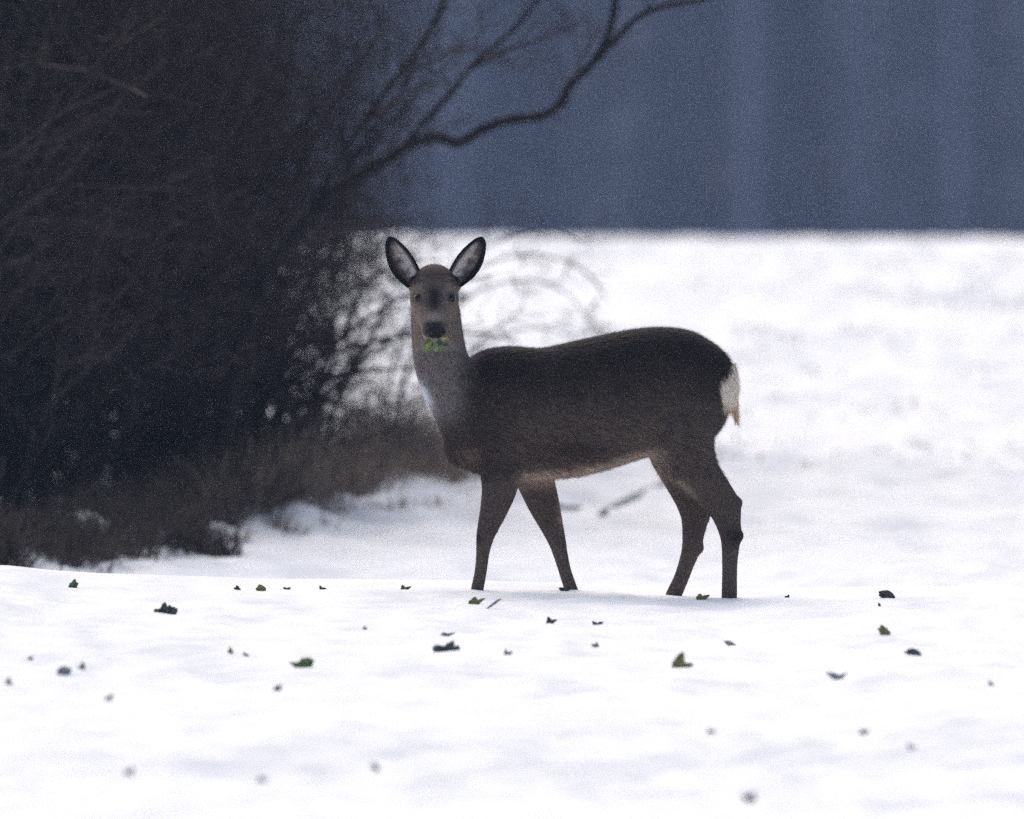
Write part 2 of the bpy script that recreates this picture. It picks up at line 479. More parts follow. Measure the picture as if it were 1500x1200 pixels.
SHR = []
for sd_i, (n, H, sp) in ((3, (11, 1.6, 0.50)), (8, (12, 1.4, 0.65)), (14, (10, 1.9, 0.42)), (23, (8, 1.75, 0.34)), (55, (12, 0.85, 0.9))):
    t_, c_ = shrub_mesh(sd_i, n, H, sp, 4, 1.05, trim=(0.26, 0.56, 0.3, 0.95)) if sd_i == 23 else shrub_mesh(sd_i, n, H, sp, 4, 1.0, trim=(0.30, 0.25, 0.1, 0.6)) if sd_i == 55 else shrub_mesh(sd_i, n, H, sp)
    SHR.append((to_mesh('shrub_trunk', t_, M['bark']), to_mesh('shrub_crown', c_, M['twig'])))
shrub_spots = [(-1.70, 9.0, 0, 0.9, 0.0), (-1.42, 11.2, 1, 0.85, 1.3), (-1.30, 13.6, 2, 0.85, 2.2), (-2.2, 9.6, 2, 1.0, 3.1),
               (-1.35, 16.8, 0, 0.95, 4.0), (-1.75, 14.6, 1, 1.05, 5.1), (-2.9, 10.2, 1, 1.1, 0.7), (-1.40, 20.5, 2, 0.95, 1.0), (-1.15, 14.9, 1, 0.62, 0.4), (-0.97, 15.5, 3, 1.0, 0.0), (-1.12, 18.5, 3, 1.0, 2.1), (-1.5, 13.0, 3, 1.0, 4.3), (-1.02, 13.4, 3, 0.95, 3.3), (-0.92, 17.2, 3, 0.98, 5.2), (-1.2, 16.2, 3, 1.1, 1.2), (-0.86, 13.8, 4, 1.0, 0.5), (-0.98, 12.6, 4, 1.05, 2.5), (-0.84, 17.0, 4, 1.1, 4.0)]
for x, y, k, s, rz in shrub_spots:
    make_shrub(SHR[k][0], SHR[k][1], (x, y, float(ground_h(x, y))), rz, s,
               ('leafless dark shrub with spreading stems crowding the thicket', 'tall leafless shrub of dense fine brown twigs at the thicket edge', 'low tangle of very fine twigs behind the grass of the thicket')[max(0, k - 2)],
               ('spreading shrubs of the thicket', 'tall fine-twigged shrubs of the thicket', 'low twig tangles of the thicket')[max(0, k - 2)])

def smooth_path(pts, n=5):
    A = [Vector(p) for p in pts]
    out = []
    for k in range(len(A) - 1):
        p0, p1, p2, p3 = A[max(k - 1, 0)], A[k], A[k + 1], A[min(k + 2, len(A) - 1)]
        for i in range(n):
            t = i / n
            out.append(0.5 * ((2 * p1) + (p2 - p0) * t + (2 * p0 - 5 * p1 + 4 * p2 - p3) * t * t + (3 * p1 - p0 - 3 * p2 + p3) * t ** 3))
    out.append(A[-1])
    return out

def traced(px, Y, r0, r1, mat, parent, name, origin, twigs=0, rng=None, tl=0.35, ydrift=0.0):
    pts = [P(u, v, Y + ydrift * i / max(len(px) - 1, 1)) - origin for i, (u, v) in enumerate(px)]
    sp = smooth_path(pts, 5)
    n = len(sp)
    rad = [r0 + (r1 - r0) * k / (n - 1) for k in range(n)]
    rad = [r * (1 + 0.16 * math.sin(k * 2.1 + px[0][0])) for k, r in enumerate(rad)]
    mesh = mesh_obj(name, *tube(sp, rad, 8), mat, parent)
    if twigs and rng:
        segs = []
        for k in range(twigs):
            i = rng.randrange(n // 5, n - 1)
            d = (sp[i + 1] - sp[i]).normalized()
            ax = Vector((rng.gauss(0, 1), rng.gauss(0, 1), rng.gauss(0, 1))).normalized()
            d.rotate(Matrix.Rotation(math.radians(rng.uniform(20, 60)), 3, ax))
            grow(segs, rng, sp[i], d, max(rad[i] * 0.45, 0.002), tl * rng.uniform(0.5, 1.2), 1, 3, 0.02, 5, 0.75, 0.2)
        tag(mesh_obj('twig', *segs_mesh([s[1:] for s in segs], 3), M['twig'], parent, False), kind='stuff')
    return mesh

# tree whose bent limb reaches out of the thicket against the wood
rng = random.Random(77)
Yt = 12.0
base = on_ground(300, 760, 4)
base = Vector((P(300, 700, Yt).x, Yt, 0)); base.z = float(ground_h(base.x, base.y)) - 0.05
e = empty('leaning_tree', base)
tag(e, 'leafless tree leaning out of the thicket with one long crooked limb', 'tree')
tr = traced([(300, 815), (330, 600), (380, 420), (470, 300), (560, 235)], Yt, 0.036, 0.020, M['bark'], e, 'trunk', base, 8, rng, 0.35)
traced([(470, 300), (560, 238), (600, 213), (640, 201), (672, 209), (705, 190), (745, 176), (795, 169), (822, 150), (834, 126), (862, 98), (885, 65), (898, 25), (906, -40), (925, -160)], Yt, 0.019, 0.010, M['bark'], e, 'branch', base, 2, rng, 0.16)
traced([(872, 88), (905, 55), (935, 25), (975, 8), (1040, -5), (1120, -60)], Yt, 0.012, 0.006, M['bark'], e, 'branch', base, 2, rng, 0.15)
traced([(540, 255), (590, 215), (630, 170), (665, 130), (692, 95), (730, 62), (765, 30), (800, -20), (840, -90)], Yt, 0.010, 0.005, M['bark'], e, 'branch', base, 9, rng, 0.26)
traced([(430, 350), (500, 230), (560, 140), (620, 60), (660, -20), (680, -120)], Yt, 0.011, 0.005, M['bark'], e, 'branch', base, 20, rng, 0.34)
traced([(690, 100), (740, 75), (800, 55), (850, 35)], Yt, 0.007, 0.003, M['twig'], e, 'branch', base, 3, rng, 0.18)

# low shrub fanning long thin branches out over the snow behind the deer's head
rng = random.Random(21)
Yf = 12.5
base = Vector((P(300, 700, Yf).x, Yf, 0)); base.z = float(ground_h(base.x, base.y)) - 0.04
e = empty('spreading_shrub', base)
tag(e, 'low leafless shrub fanning long thin branches out over the snow', 'shrub')
traced([(300, 790), (325, 690), (360, 610), (400, 570)], Yf, 0.022, 0.014, M['bark'], e, 'trunk', base, 6, rng, 0.5)
fan = [
    [(400, 570), (440, 545), (480, 515), (520, 480), (560, 452), (600, 432), (660, 415), (720, 405)],
    [(395, 575), (450, 555), (520, 545), (590, 540), (650, 548)],
    [(470, 522), (530, 505), (600, 492), (690, 488), (760, 500)],
    [(380, 590), (400, 520), (430, 470), (470, 425), (520, 385), (560, 365)],
    [(385, 585), (450, 585), (520, 600), (580, 625)],
    [(360, 610), (340, 540), (350, 470), (390, 410), (440, 370)],
    [(500, 495), (520, 455), (530, 420), (560, 395)],
    [(365, 605), (430, 640), (500, 650), (560, 640)],
]
for k, f in enumerate(fan):
    traced(f, Yf, 0.010 if k < 4 else 0.007, 0.0025, M['twig'], e, 'branch', base, 5 if k < 3 else 7, rng, 0.26, ydrift=rng.uniform(-0.6, 0.9))

# thin arching sprays seen right of the head, further back
rng = random.Random(40)
Ya = 17.0
base = Vector((P(560, 640, Ya).x, Ya, 0)); base.z = float(ground_h(base.x, base.y)) - 0.04
e = empty('arching_bramble', base)
tag(e, 'arching bramble with thin canes reaching over the snow behind the deer', 'bramble')
for f in ([(560, 680), (590, 560), (640, 450), (720, 385), (800, 375), (860, 400), (890, 440)],
          [(560, 680), (600, 540), (680, 440), (760, 410), (830, 430), (870, 480)],
          [(560, 680), (580, 520), (650, 400), (740, 350), (810, 340), (850, 355)],
          [(560, 680), (640, 560), (720, 500), (790, 480), (850, 500)]):
    traced(f, Ya, 0.0055, 0.0018, M['twig'], e, 'cane', base, 3, rng, 0.16, ydrift=rng.uniform(-0.5, 0.8))

# dry grass and bramble litter along the foot of the thicket
def build_litter():
    line = [(-60, 838), (0, 840), (60, 845), (110, 842), (160, 828), (230, 806), (300, 780), (360, 752), (420, 738), (500, 728), (560, 712), (610, 690), (650, 690), (700, 706)]
    for kind in (0, 1):
        rng = random.Random(9 + kind)
        roots = []
        for k in (range(0, 8) if kind == 0 else range(6, len(line) - 1)):
            a = on_ground(*line[k], 3); b = on_ground(*line[k + 1], 3)
            for _ in range(1100 if kind == 0 else 480):
                p = a.lerp(b, rng.random())
                back = rng.random() ** 1.3 * 2.6
                x = p.x + rng.gauss(0, 0.03) - back * 0.10; y = p.y + back
                if perlin(x * 3.0, y * 0.8, 21) + 0.5 * perlin(x * 9, y * 2, 22) < (-0.42 if kind == 0 else -0.22): continue
                roots.append((x, y, float(ground_h(x, y))))
        V, F = blades(rng, roots, 0.3, 0.0032, 0.75 if kind == 0 else 0.6, 0.6, lambda p: 0.17 + 0.16 * min(1, max(0, (p[0] + 1.3) / 0.7)))
        o = mesh_obj('bramble_litter' if kind == 0 else 'dry_grass', V, F, M['litter' if kind == 0 else 'drygrass'], None, False)
        tag(o, 'dark brown bramble and dead stalks along the foot of the thicket' if kind == 0 else 'paler brown dry grass at the end of the thicket behind the deer', 'bramble' if kind == 0 else 'dry grass', kind='stuff')
build_litter()

def tussock(u, v, name, label, n, L, lean, mat, R=0.06, wdt=0.004):
    rng = random.Random(int(u * 7 + v))
    c = on_ground(u, v, 2)
    roots = [(rng.gauss(0, R), rng.gauss(0, R), -0.02) for _ in range(n)]
    V, F = blades(rng, roots, L, wdt, lean, 0.5)
    o = mesh_obj(name, V, F, mat, None, False)
    o.location = c
    return tag(o, label, 'grass')
tussock(285, 806, 'grass_tussock', 'dark clump of dead grass standing out in the snow before the thicket', 420, 0.13, 0.7, M['litter'], 0.05, 0.005)
tussock(575, 745, 'grass_tussock', 'small pale tuft of grass poking through the snow before the brown litter', 50, 0.09, 0.5, M['drygrass'], 0.025)

for u_, v_, n_, L_ in ((352, 792, 26, 0.075), (410, 776, 34, 0.09), (468, 766, 22, 0.06), (498, 752, 30, 0.085), (628, 742, 24, 0.06), (690, 732, 20, 0.05)):
    tussock(u_, v_, 'grass_tussock', 'thin sparse wisp of grass on the snowy bank between thicket and deer', n_ * 2, L_ * 1.4, 0.8, M['drygrass'], 0.028, 0.0035)['group'] = 'grass wisps on the snowy bank'

# crop tips poking through the field behind
def build_crop():
    rng = random.Random(4)
    roots = []
    while len(roots) < 9000:
        y = 17 + 28 * rng.random() ** 0.8; x = rng.uniform(-1.0, 3.2) if y < 25 else rng.uniform(-2.6, 3.4)
        if perlin(x * 0.8, y * 0.35, 31) + 0.6 * perlin(x * 4.5, y * 0.9, 32) < 0.16: continue
        roots.append((x, y, float(ground_h(x, y))))
    V, F = blades(rng, roots, 0.045, 0.006, 0.9, 0.5)
    o = mesh_obj('crop_stubble', V, F, M['leaf_tip'], None, False)
    tag(o, 'tips of a frosted crop poking through the snow of the field', 'crop', kind='stuff')
build_crop()

# grey stick shapes standing in for the shade of a furrow beyond the deer
def stick(pix, r, label):
    pts = []
    for u, v in pix:
        g = on_ground(u, v, 3); pts.append(g + Vector((0, 0, r * 0.5)))
    o0 = pts[0].copy()
    sp = smooth_path([p - o0 for p in pts], 4)
    o = mesh_obj('furrow_shade_stick', *tube(sp, [r * (1 - 0.5 * k / len(sp)) for k in range(len(sp))], 7), M['stick'])
    o.location = o0
    tag(o, label, 'stick')
stick([(882, 756), (905, 742), (935, 727), (970, 712), (1000, 705)], 0.012, 'grey stick shape standing in for a shaded furrow beyond the deer, seen under its belly')
stick([(812, 742), (830, 747), (850, 746)], 0.010, 'short grey stick shape standing in for furrow shade behind the far foreleg')

# ------------------------------------------------------------------ the roe deer
PX = 1.0 / 560.0
def D(u, v, yp=0.0):
    return P(u, v, yp * PX)

def cat(secs, n=4):
    A = np.array(secs, float); out = []
    for k in range(len(A) - 1):
        p0, p1, p2, p3 = A[max(k - 1, 0)], A[k], A[k + 1], A[min(k + 2, len(A) - 1)]
        for i in range(n):
            t = i / n
            out.append(0.5 * (2 * p1 + (p2 - p0) * t + (2 * p0 - 5 * p1 + 4 * p2 - p3) * t * t + (3 * p1 - p0 - 3 * p2 + p3) * t ** 3))
    out.append(A[-1])
    return np.array(out)

def loft(rings):
    n = len(rings[0]); V = [p for r in rings for p in r]; F = []
    for k in range(len(rings) - 1):
        for j in range(n):
            F.append((k * n + j, k * n + (j + 1) % n, (k + 1) * n + (j + 1) % n, (k + 1) * n + j))
    F.append(tuple(range(n))[::-1]); F.append(tuple(range((len(rings) - 1) * n, len(rings) * n)))
    return V, F

def ring(c, a, b, ra, rb, n=24, sq=1.0):
    out = []
    for j in range(n):
        th = 2 * math.pi * j / n
        ca, sa = math.cos(th), math.sin(th)
        ca = math.copysign(abs(ca) ** sq, ca); sa = math.copysign(abs(sa) ** sq, sa)
        out.append(tuple(c[i] + a[i] * ra * ca + b[i] * rb * sa for i in range(3)))
    return out

def px_loft(rings):
    V, F = loft(rings)
    return [D(*p) for p in V], F

def limb(secs):
    """secs rows: u, v, depth(px), half width in the picture plane, half depth"""
    S = cat(secs, 4)
    R = []
    for k in range(len(S)):
        t = S[min(k + 1, len(S) - 1)][:2] - S[max(k - 1, 0)][:2]
        t = t / (np.linalg.norm(t) + 1e-9)
        R.append(ring(S[k][:3], (-t[1], t[0], 0), (0, 0, 1), S[k][3], S[k][4], 20))
    return px_loft(R)

def blob(c, r, n=14, m=10):
    R = []
    for i in range(1, m):
        ph = math.pi * i / m
        R.append([tuple((c[0] + r[0] * math.sin(ph) * math.cos(2 * math.pi * j / n), c[1] - r[1] * math.cos(ph), c[2] + r[2] * math.sin(ph) * math.sin(2 * math.pi * j / n))) for j in range(n)])
    return px_loft(R)

# head frame: axis from the back of the skull to the nose, pointing at the camera and down
HO = np.array([636., 410., 2.]); HN = np.array([637., 484., -88.])
HA = HN - HO; HL = np.linalg.norm(HA); HA = HA / HL
HS = np.array([1., 0, 0]); HU = np.cross(HA, HS); HU = HU / np.linalg.norm(HU)
if HU[1] > 0: HU = -HU            # up in the picture

def head_pt(t, s, h):
    return HO + HA * HL * t + HS * s + HU * h

def deer_body():
    parts = []
    # trunk of the body: u, top, bottom, half depth
    T = [(650, 606, 642, 14), (657, 580, 662, 27), (672, 545, 683, 44), (700, 516, 694, 56), (745, 507, 699, 66), (790, 510, 702, 74), (840, 500, 699, 79), (890, 489, 688, 80),
         (930, 482, 675, 76), (970, 479, 664, 72), (1010, 484, 655, 68), (1040, 499, 642, 58), (1058, 513, 622, 44), (1069, 527, 600, 28), (1074, 545, 580, 13)]
    S = cat(T, 4)
    R = []
    for (u, a, b, h) in S:
        R.append(ring((u, (a + b) / 2, 0), (0, -1, 0), (0, 0, 1), (b - a) / 2, h, 28, 0.92))
    parts.append(px_loft(R))
    # neck: v, left, right, half depth, depth
    N = [(660, 655, 745, 46, 0), (620, 640, 728, 47, 0), (580, 621, 706, 45, 0), (545, 609, 694, 43, -2), (512, 604, 683, 41, -3), (480, 602, 677, 39, -3), (450, 603, 673, 37, -3), (425, 609, 665, 33, -3), (408, 618, 655, 24, -3)]
    S = cat(N, 4)
    parts.append(px_loft([ring(((l + r) / 2, v, d), (1, 0, 0), (0, 0, 1), (r - l) / 2, h, 24) for (v, l, r, h, d) in S]))
    # head
    Hh = [(-0.16, 17, 16, -2), (-0.05, 27, 26, -1), (0.12, 33.5, 31, 0), (0.30, 36, 32, -1), (0.42, 35.5, 31, -3), (0.55, 31, 29, -5), (0.68, 25, 25, -7), (0.82, 21, 21, -8), (0.95, 19.5, 18, -8), (1.03, 15, 13, -8)]
    S = cat(Hh, 4)
    parts.append(px_loft([ring(tuple(head_pt(t, 0, o)), tuple(HS), tuple(HU), a, b, 24, 0.95) for (t, a, b, o) in S]))
    for s in (-1, 1):       # brow ridges and cheeks
        c = head_pt(0.30, s * 22, 22); parts.append(blob(tuple(c), (11, 9, 11)))
        parts.append(blob((636.5 + s * 27, 417, 2), (13, 14, 11)))
        c = head_pt(0.42, s * 20, -16); parts.append(blob(tuple(c), (14, 17, 16)))
    # near foreleg, far foreleg, near hind, far hind
    nf, ff, nh, fh = -37, 37, -38, 38
    parts.append(limb([(722, 600, nf, 40, 24), (729, 650, nf, 36, 25), (733, 690, nf, 31, 24), (731, 718, nf, 26, 21), (723, 748, nf, 20.5, 17), (714, 775, nf, 15.5, 13.5), (709.5, 793, nf, 12.5, 12), (707, 812, nf, 10, 10), (704, 838, nf, 9.2, 9), (699, 864, nf, 9.6, 9.5), (696, 884, nf, 9.5, 9.5), (693, 894, nf, 7, 7)]))
    parts.append(limb([(768, 640, ff, 36, 24), (778, 685, ff, 31, 24), (787, 712, ff, 27, 21), (797, 740, ff, 23.5, 18), (808, 770, ff, 17.5, 14), (816, 793, ff, 13.5, 12), (821, 812, ff, 11, 10), (828, 838, ff, 9.6, 9.2), (838, 868, ff, 10, 9.5), (845, 888, ff, 9.5, 9.5), (848, 897, ff, 7, 7)]))
    parts.append(limb([(1000, 560, -26, 56, 40), (1000, 610, -30, 55, 38), (1003, 650, nh, 44, 31), (1021, 690, nh, 33, 25), (1044, 720, nh, 28, 20), (1061, 744, nh, 25, 16.5), (1067, 766, nh, 19, 14), (1070.5, 786, nh, 16, 13), (1070, 804, nh, 13.2, 11.5), (1069, 835, nh, 11.3, 10.5), (1068.5, 872, nh, 11.8, 11), (1068, 895, nh, 11.5, 11), (1067, 905, nh, 8, 8)]))
    parts.append(limb([(985, 600, 26, 50, 38), (985, 650, fh, 40, 30), (1000, 690, fh, 34, 24), (1013, 725, fh, 28, 19), (1018, 755, fh, 21.5, 15), (1016, 780, fh, 17, 13.5), (1013, 803, fh, 14.5, 12.5), (1006, 825, fh, 12, 11), (997, 850, fh, 11.3, 10.5), (987, 872, fh, 12, 11), (980, 893, fh, 11.5, 11), (977, 902, fh, 8, 8)]))
    # joints, muscles, rump and the little tuft
    parts.append(blob((1082.5, 785, nh), (7.5, 10, 8)))
    parts.append(blob((1025, 802, fh), (7, 10, 8)))
    parts.append(blob((1080, 737, nh), (8.5, 10, 7)))
    parts.append(blob((1034, 757, fh), (7, 10, 7)))
    parts.append(blob((703.5, 786, nf), (5.5, 11, 8)))
    parts.append(blob((735, 615, -36), (46, 70, 26)))
    parts.append(blob((735, 615, 36), (46, 70, 26)))
    parts.append(blob((1000, 580, -34), (58, 72, 36)))
    parts.append(blob((1000, 580, 34), (58, 72, 36)))
    parts.append(blob((672, 650, 0), (24, 34, 34)))
    parts.append(limb([(1066, 535, 0, 12, 22), (1071, 560, 0, 11, 20), (1073, 582, 0, 8.5, 14), (1077, 602, 0, 4.6, 6), (1080, 617, 0, 3.0, 3.2)]))
    V, F = merge(parts)
    me = bpy.data.meshes.new('deer_raw')
    me.from_pydata([tuple(p) for p in V], [], F)
    bm = bmesh.new(); bm.from_mesh(me); bmesh.ops.recalc_face_normals(bm, faces=bm.faces); bm.to_mesh(me); bm.free()
    o = link(bpy.data.objects.new('deer_raw', me))
    r = o.modifiers.new('r', 'REMESH'); r.mode = 'VOXEL'; r.voxel_size = 0.0042; r.adaptivity = 0
    s = o.modifiers.new('s', 'SMOOTH'); s.factor = 0.5; s.iterations = 7
    dg = bpy.context.evaluated_depsgraph_get(); dg.update()
    out = bpy.data.meshes.new_from_object(o.evaluated_get(dg))
    bpy.data.objects.remove(o); bpy.data.meshes.remove(me)
    co = np.empty(len(out.vertices) * 3, dtype=np.float32); out.vertices.foreach_get('co', co)
    faces = [tuple(p.vertices) for p in out.polygons]
    bpy.data.meshes.remove(out)
    return co.reshape(-1, 3), faces

# ears: cupped blades with real thickness, opening to the camera
EARS = {-1: dict(base=(609., 415., -3.), tip=(569.5, 347., 6.)), 1: dict(base=(664., 413., -3.), tip=(707.5, 347.5, 6.))}
def ear(s):
    e = EARS[s]
    b = np.array(e['base']); t = np.array(e['tip']); ax = t - b; L = np.linalg.norm(ax); ax /= L
    side = np.cross(ax, [0, 0, 1.]); side /= np.linalg.norm(side)
    if side[0] * s < 0: side = -side        # +side = outer edge
    nt_, ns = 22, 13
    prof_o = np.interp(np.linspace(0, 1, nt_), [0, .12, .28, .45, .62, .78, .9, .97, 1], [14, 17.5, 21.5, 22.5, 20.5, 16, 11, 6.5, 2.0])
    prof_i = np.interp(np.linspace(0, 1, nt_), [0, .12, .28, .45, .62, .78, .9, .97, 1], [13, 15, 16, 16.5, 15, 12, 8.5, 5, 1.6])
    front, back, info = [], [], []
    for i in range(nt_):
        f = i / (nt_ - 1)
        for j in range(ns):
            q = -1 + 2 * j / (ns - 1)
            wd = prof_o[i] if q > 0 else prof_i[i]
            dep = 15 * (1 - q * q) * math.sin(math.pi * min(1, 0.18 + f * 0.82)) ** 0.7
            p = b + ax * L * f + side * wd * q + np.array([0, 0, dep - 8])
            front.append(D(*p)); th = 1.2 + 2.2 * (1 - abs(q)) * (1 - 0.5 * f)
            back.append(D(*(p + np.array([0, 0, th]))))
            info.append((f, q))
    V = front + back; o = len(front); F = []
    for i in range(nt_ - 1):
        for j in range(ns - 1):
            a = i * ns + j
            F.append((a, a + 1, a + ns + 1, a + ns)); F.append((o + a, o + a + ns, o + a + ns + 1, o + a + 1))
    edge = [j for j in range(ns)] + [i * ns + ns - 1 for i in range(1, nt_)] + [(nt_ - 1) * ns + j for j in range(ns - 2, -1, -1)] + [i * ns for i in range(nt_ - 2, 0, -1)]
    for k in range(len(edge)):
        a, c = edge[k], edge[(k + 1) % len(edge)]
        F.append((a, o + a, o + c, c))
    cols = []
    for side_k in (0, 1):
        for (f, q) in info:
            if side_k == 1: cols.append((0.016, 0.014, 0.013)); continue
            rim = max(abs(q), 0)
            inner = (1 - sstep(0.50, 0.80, rim + 0.25 * max(0, f - 0.55) + 0.06)) * (1 - sstep(0.72, 0.93, f))
            fz = float(perlin(q * 3.0 + 5 * s, f * 9.0, 70)) * 0.5
            bw = float(sstep(-0.35, 0.5, q + fz))
            pale = np.array([0.78, 0.68, 0.63]) * (1 - 0.55 * f) * (1 - bw) + np.array([0.15, 0.105, 0.080]) * (1 - 0.2 * f) * bw
            c = np.array([0.010, 0.009, 0.010]) * (1 - inner) + pale * inner
            cols.append(tuple(c))
    return np.array([tuple(p) for p in V]), F, np.array(cols)

def fur_colour(p):
    """coat markings by place on the animal; p world (n,3)"""
    d = DIST + p[:, 1]
    u = 750 + p[:, 0] * FPX / d
    v = HORIZ + (CAMZ - p[:, 2]) * FPX / d
    yp = p[:, 1] / PX
    n = len(p)
    def mix(c, col, f):
        return c * (1 - f[:, None]) + np.array(col)[None, :] * f[:, None]
    wob = 6 * perlin(u * 0.06, v * 0.06, 50) + 4 * perlin(u * 0.15, v * 0.15 + yp * 0.1, 51)
    c = np.tile(np.array([[0.046, 0.036, 0.032]]), (n, 1))            # flank
    top = np.interp(u, [640, 700, 745, 790, 840, 890, 930, 970, 1010, 1040, 1075], [540, 516, 507, 510, 500, 489, 482, 479, 484, 499, 527])
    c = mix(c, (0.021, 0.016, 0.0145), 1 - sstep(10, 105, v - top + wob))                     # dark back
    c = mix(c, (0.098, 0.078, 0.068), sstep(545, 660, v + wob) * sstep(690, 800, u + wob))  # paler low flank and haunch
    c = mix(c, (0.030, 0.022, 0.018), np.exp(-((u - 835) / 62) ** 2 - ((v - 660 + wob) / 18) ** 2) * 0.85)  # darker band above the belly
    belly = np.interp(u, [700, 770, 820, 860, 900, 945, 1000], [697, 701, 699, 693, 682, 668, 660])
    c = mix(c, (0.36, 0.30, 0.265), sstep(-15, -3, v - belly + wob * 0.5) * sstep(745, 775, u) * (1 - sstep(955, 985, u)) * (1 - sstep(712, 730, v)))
    # legs
    leg = sstep(690, 730, v)
    c = mix(c, (0.080, 0.064, 0.056), leg)
    c = mix(c, (0.100, 0.081, 0.071), leg * sstep(770, 830, v))
    c = mix(c, (0.022, 0.018, 0.017), np.exp(-((u - 1078) / 16) ** 2 - ((v - 787) / 14) ** 2) * (yp < 0))
    c = mix(c, (0.014, 0.012, 0.012), np.exp(-((u - 700) / 4.5) ** 2 - ((v - 788) / 9) ** 2) * (yp < 0))
    c = mix(c, (0.26, 0.20, 0.17), np.exp(-((u - 823) / 7) ** 2) * sstep(700, 712, v) * (1 - sstep(750, 790, v)) * (yp > 0) * 0.8)
    # inner thigh edge, paler line
    c = mix(c, (0.24, 0.20, 0.175), np.exp(-(((v - 672) - (u - 945) * 0.72) / 7) ** 2) * sstep(935, 950, u) * (1 - sstep(1005, 1030, u)) * 0.85)
    # neck and chest front: grey
    nk = (1 - sstep(668, 712, u + (v - 520) * 0.15 + wob)) * (1 - sstep(590, 640, v))
    c = mix(c, (0.150, 0.132, 0.128), nk)
    c = mix(c, (0.62, 0.68, 0.76), np.exp(-((u - (621 + (v - 575) * 0.42)) / 8.5) ** 2 - ((v - 577) / 20) ** 2) * 0.95)    # white throat patch
    c = mix(c, (0.12, 0.09, 0.074), np.exp(-((u - 690) / 16) ** 2 - ((v - 668) / 14) ** 2) * 0.7)
    # head
    q = np.stack([u, v, yp], 1) - HO
    t = q @ HA / HL; hs = q @ HS; hu = q @ HU
    hd = (1 - sstep(508, 520, v)) * sstep(-34, -22, -yp) * 0 + (1 - sstep(503, 512, v)) * (yp < -18) * (u < 690)
    hd = np.maximum(hd, (v < 432) * (u < 690) * 1.0)
    c = mix(c, (0.160, 0.128, 0.108), hd)
    c = mix(c, (0.052, 0.042, 0.038), hd * np.exp(-((v - 402) / 16) ** 2) * 0.9)                    # crown
    c = mix(c, (0.018, 0.016, 0.017), hd * np.exp(-(hs / 14) ** 2) * np.exp(-((v - 437) / 19) ** 4))     # dark blaze
    c = mix(c, (0.27, 0.235, 0.215), hd * np.exp(-(hs / 13) ** 2) * np.exp(-((v - 464) / 5.5) ** 2) * 0.8)        # pale spot over the nose
    for s in (-1, 1):
        c = mix(c, (0.24, 0.185, 0.135), hd * np.exp(-((hs - s * 24) / 8) ** 2 - ((v - 424) / 6) ** 2) * 0.6)
        c = mix(c, (0.022, 0.018, 0.016), hd * np.exp(-((hs - s * 25) / 7.5) ** 2 - ((v - 437) / 7) ** 2) * 0.8)
    c = mix(c, (0.013, 0.012, 0.014), hd * np.exp(-(hs / 16) ** 4) * sstep(467, 476, v) * (1 - sstep(488, 494, v)) * (t > 0.6) * 0.95)                 # dark muzzle
    c = mix(c, (0.32, 0.29, 0.25), hd * sstep(0.7, 0.85, t) * (1 - sstep(-14, -7, hu)) * 0.7)                                    # pale chin
    for s in (-1, 1):
        c = mix(c, (0.016, 0.013, 0.013), np.exp(-((u - (636.5 + s * 31)) / 7) ** 2 - ((v - 408) / 11) ** 2) * 0.9)
    # white rump
    rp = sstep(0, 5, u - np.interp(v, [515, 522, 535, 548, 556, 575, 592, 604, 625], [1078, 1074, 1069, 1062, 1055, 1051, 1057, 1066, 1070]) + wob * 0.3) * sstep(518, 526, v) * (1 - sstep(622, 640, v))
    c = mix(c, (0.84, 0.80, 0.75), rp)
    c = mix(c, (0.50, 0.38, 0.25), rp * sstep(583, 600, v) * 0.8)
    wm = np.clip(np.maximum(nk, hd), 0, 1)[:, None]
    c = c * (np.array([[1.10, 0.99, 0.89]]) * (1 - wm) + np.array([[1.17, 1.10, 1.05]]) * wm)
    return np.clip(c, 0.004, 0.9)

def hair_flow(p):
    d = DIST + p[:, 1]
    u = 750 + p[:, 0] * FPX / d
    v = HORIZ + (CAMZ - p[:, 2]) * FPX / d
    f = np.zeros_like(p)
    f[:, 0] = 1.0; f[:, 2] = -0.45
    dn = np.maximum(sstep(670, 720, v), sstep(1040, 1065, u))
    nk = (1 - sstep(660, 710, u)) * (v > 440)
    f = f * (1 - dn[:, None]) + np.array([0.12, 0, -1.0]) * dn[:, None]
    f = f * (1 - nk[:, None]) + np.array([0.15, 0.1, -1.0]) * nk[:, None]
    hd = (v < 512) & (u < 690) & (p[:, 1] / PX < -18) | (v < 440) & (u < 690)
    f[hd] = np.array([0, 0.77, 0.6])
    L = np.full(len(p), 0.021)
    L = np.where(v > 700, 0.009, L); L = np.where(v > 780, 0.006, L)
    L = np.where(nk > 0.5, 0.015, L); L = np.where(hd, 0.0065, L)
    L = np.where((u > 1056) & (v < 625), 0.028, L)
    return f, L

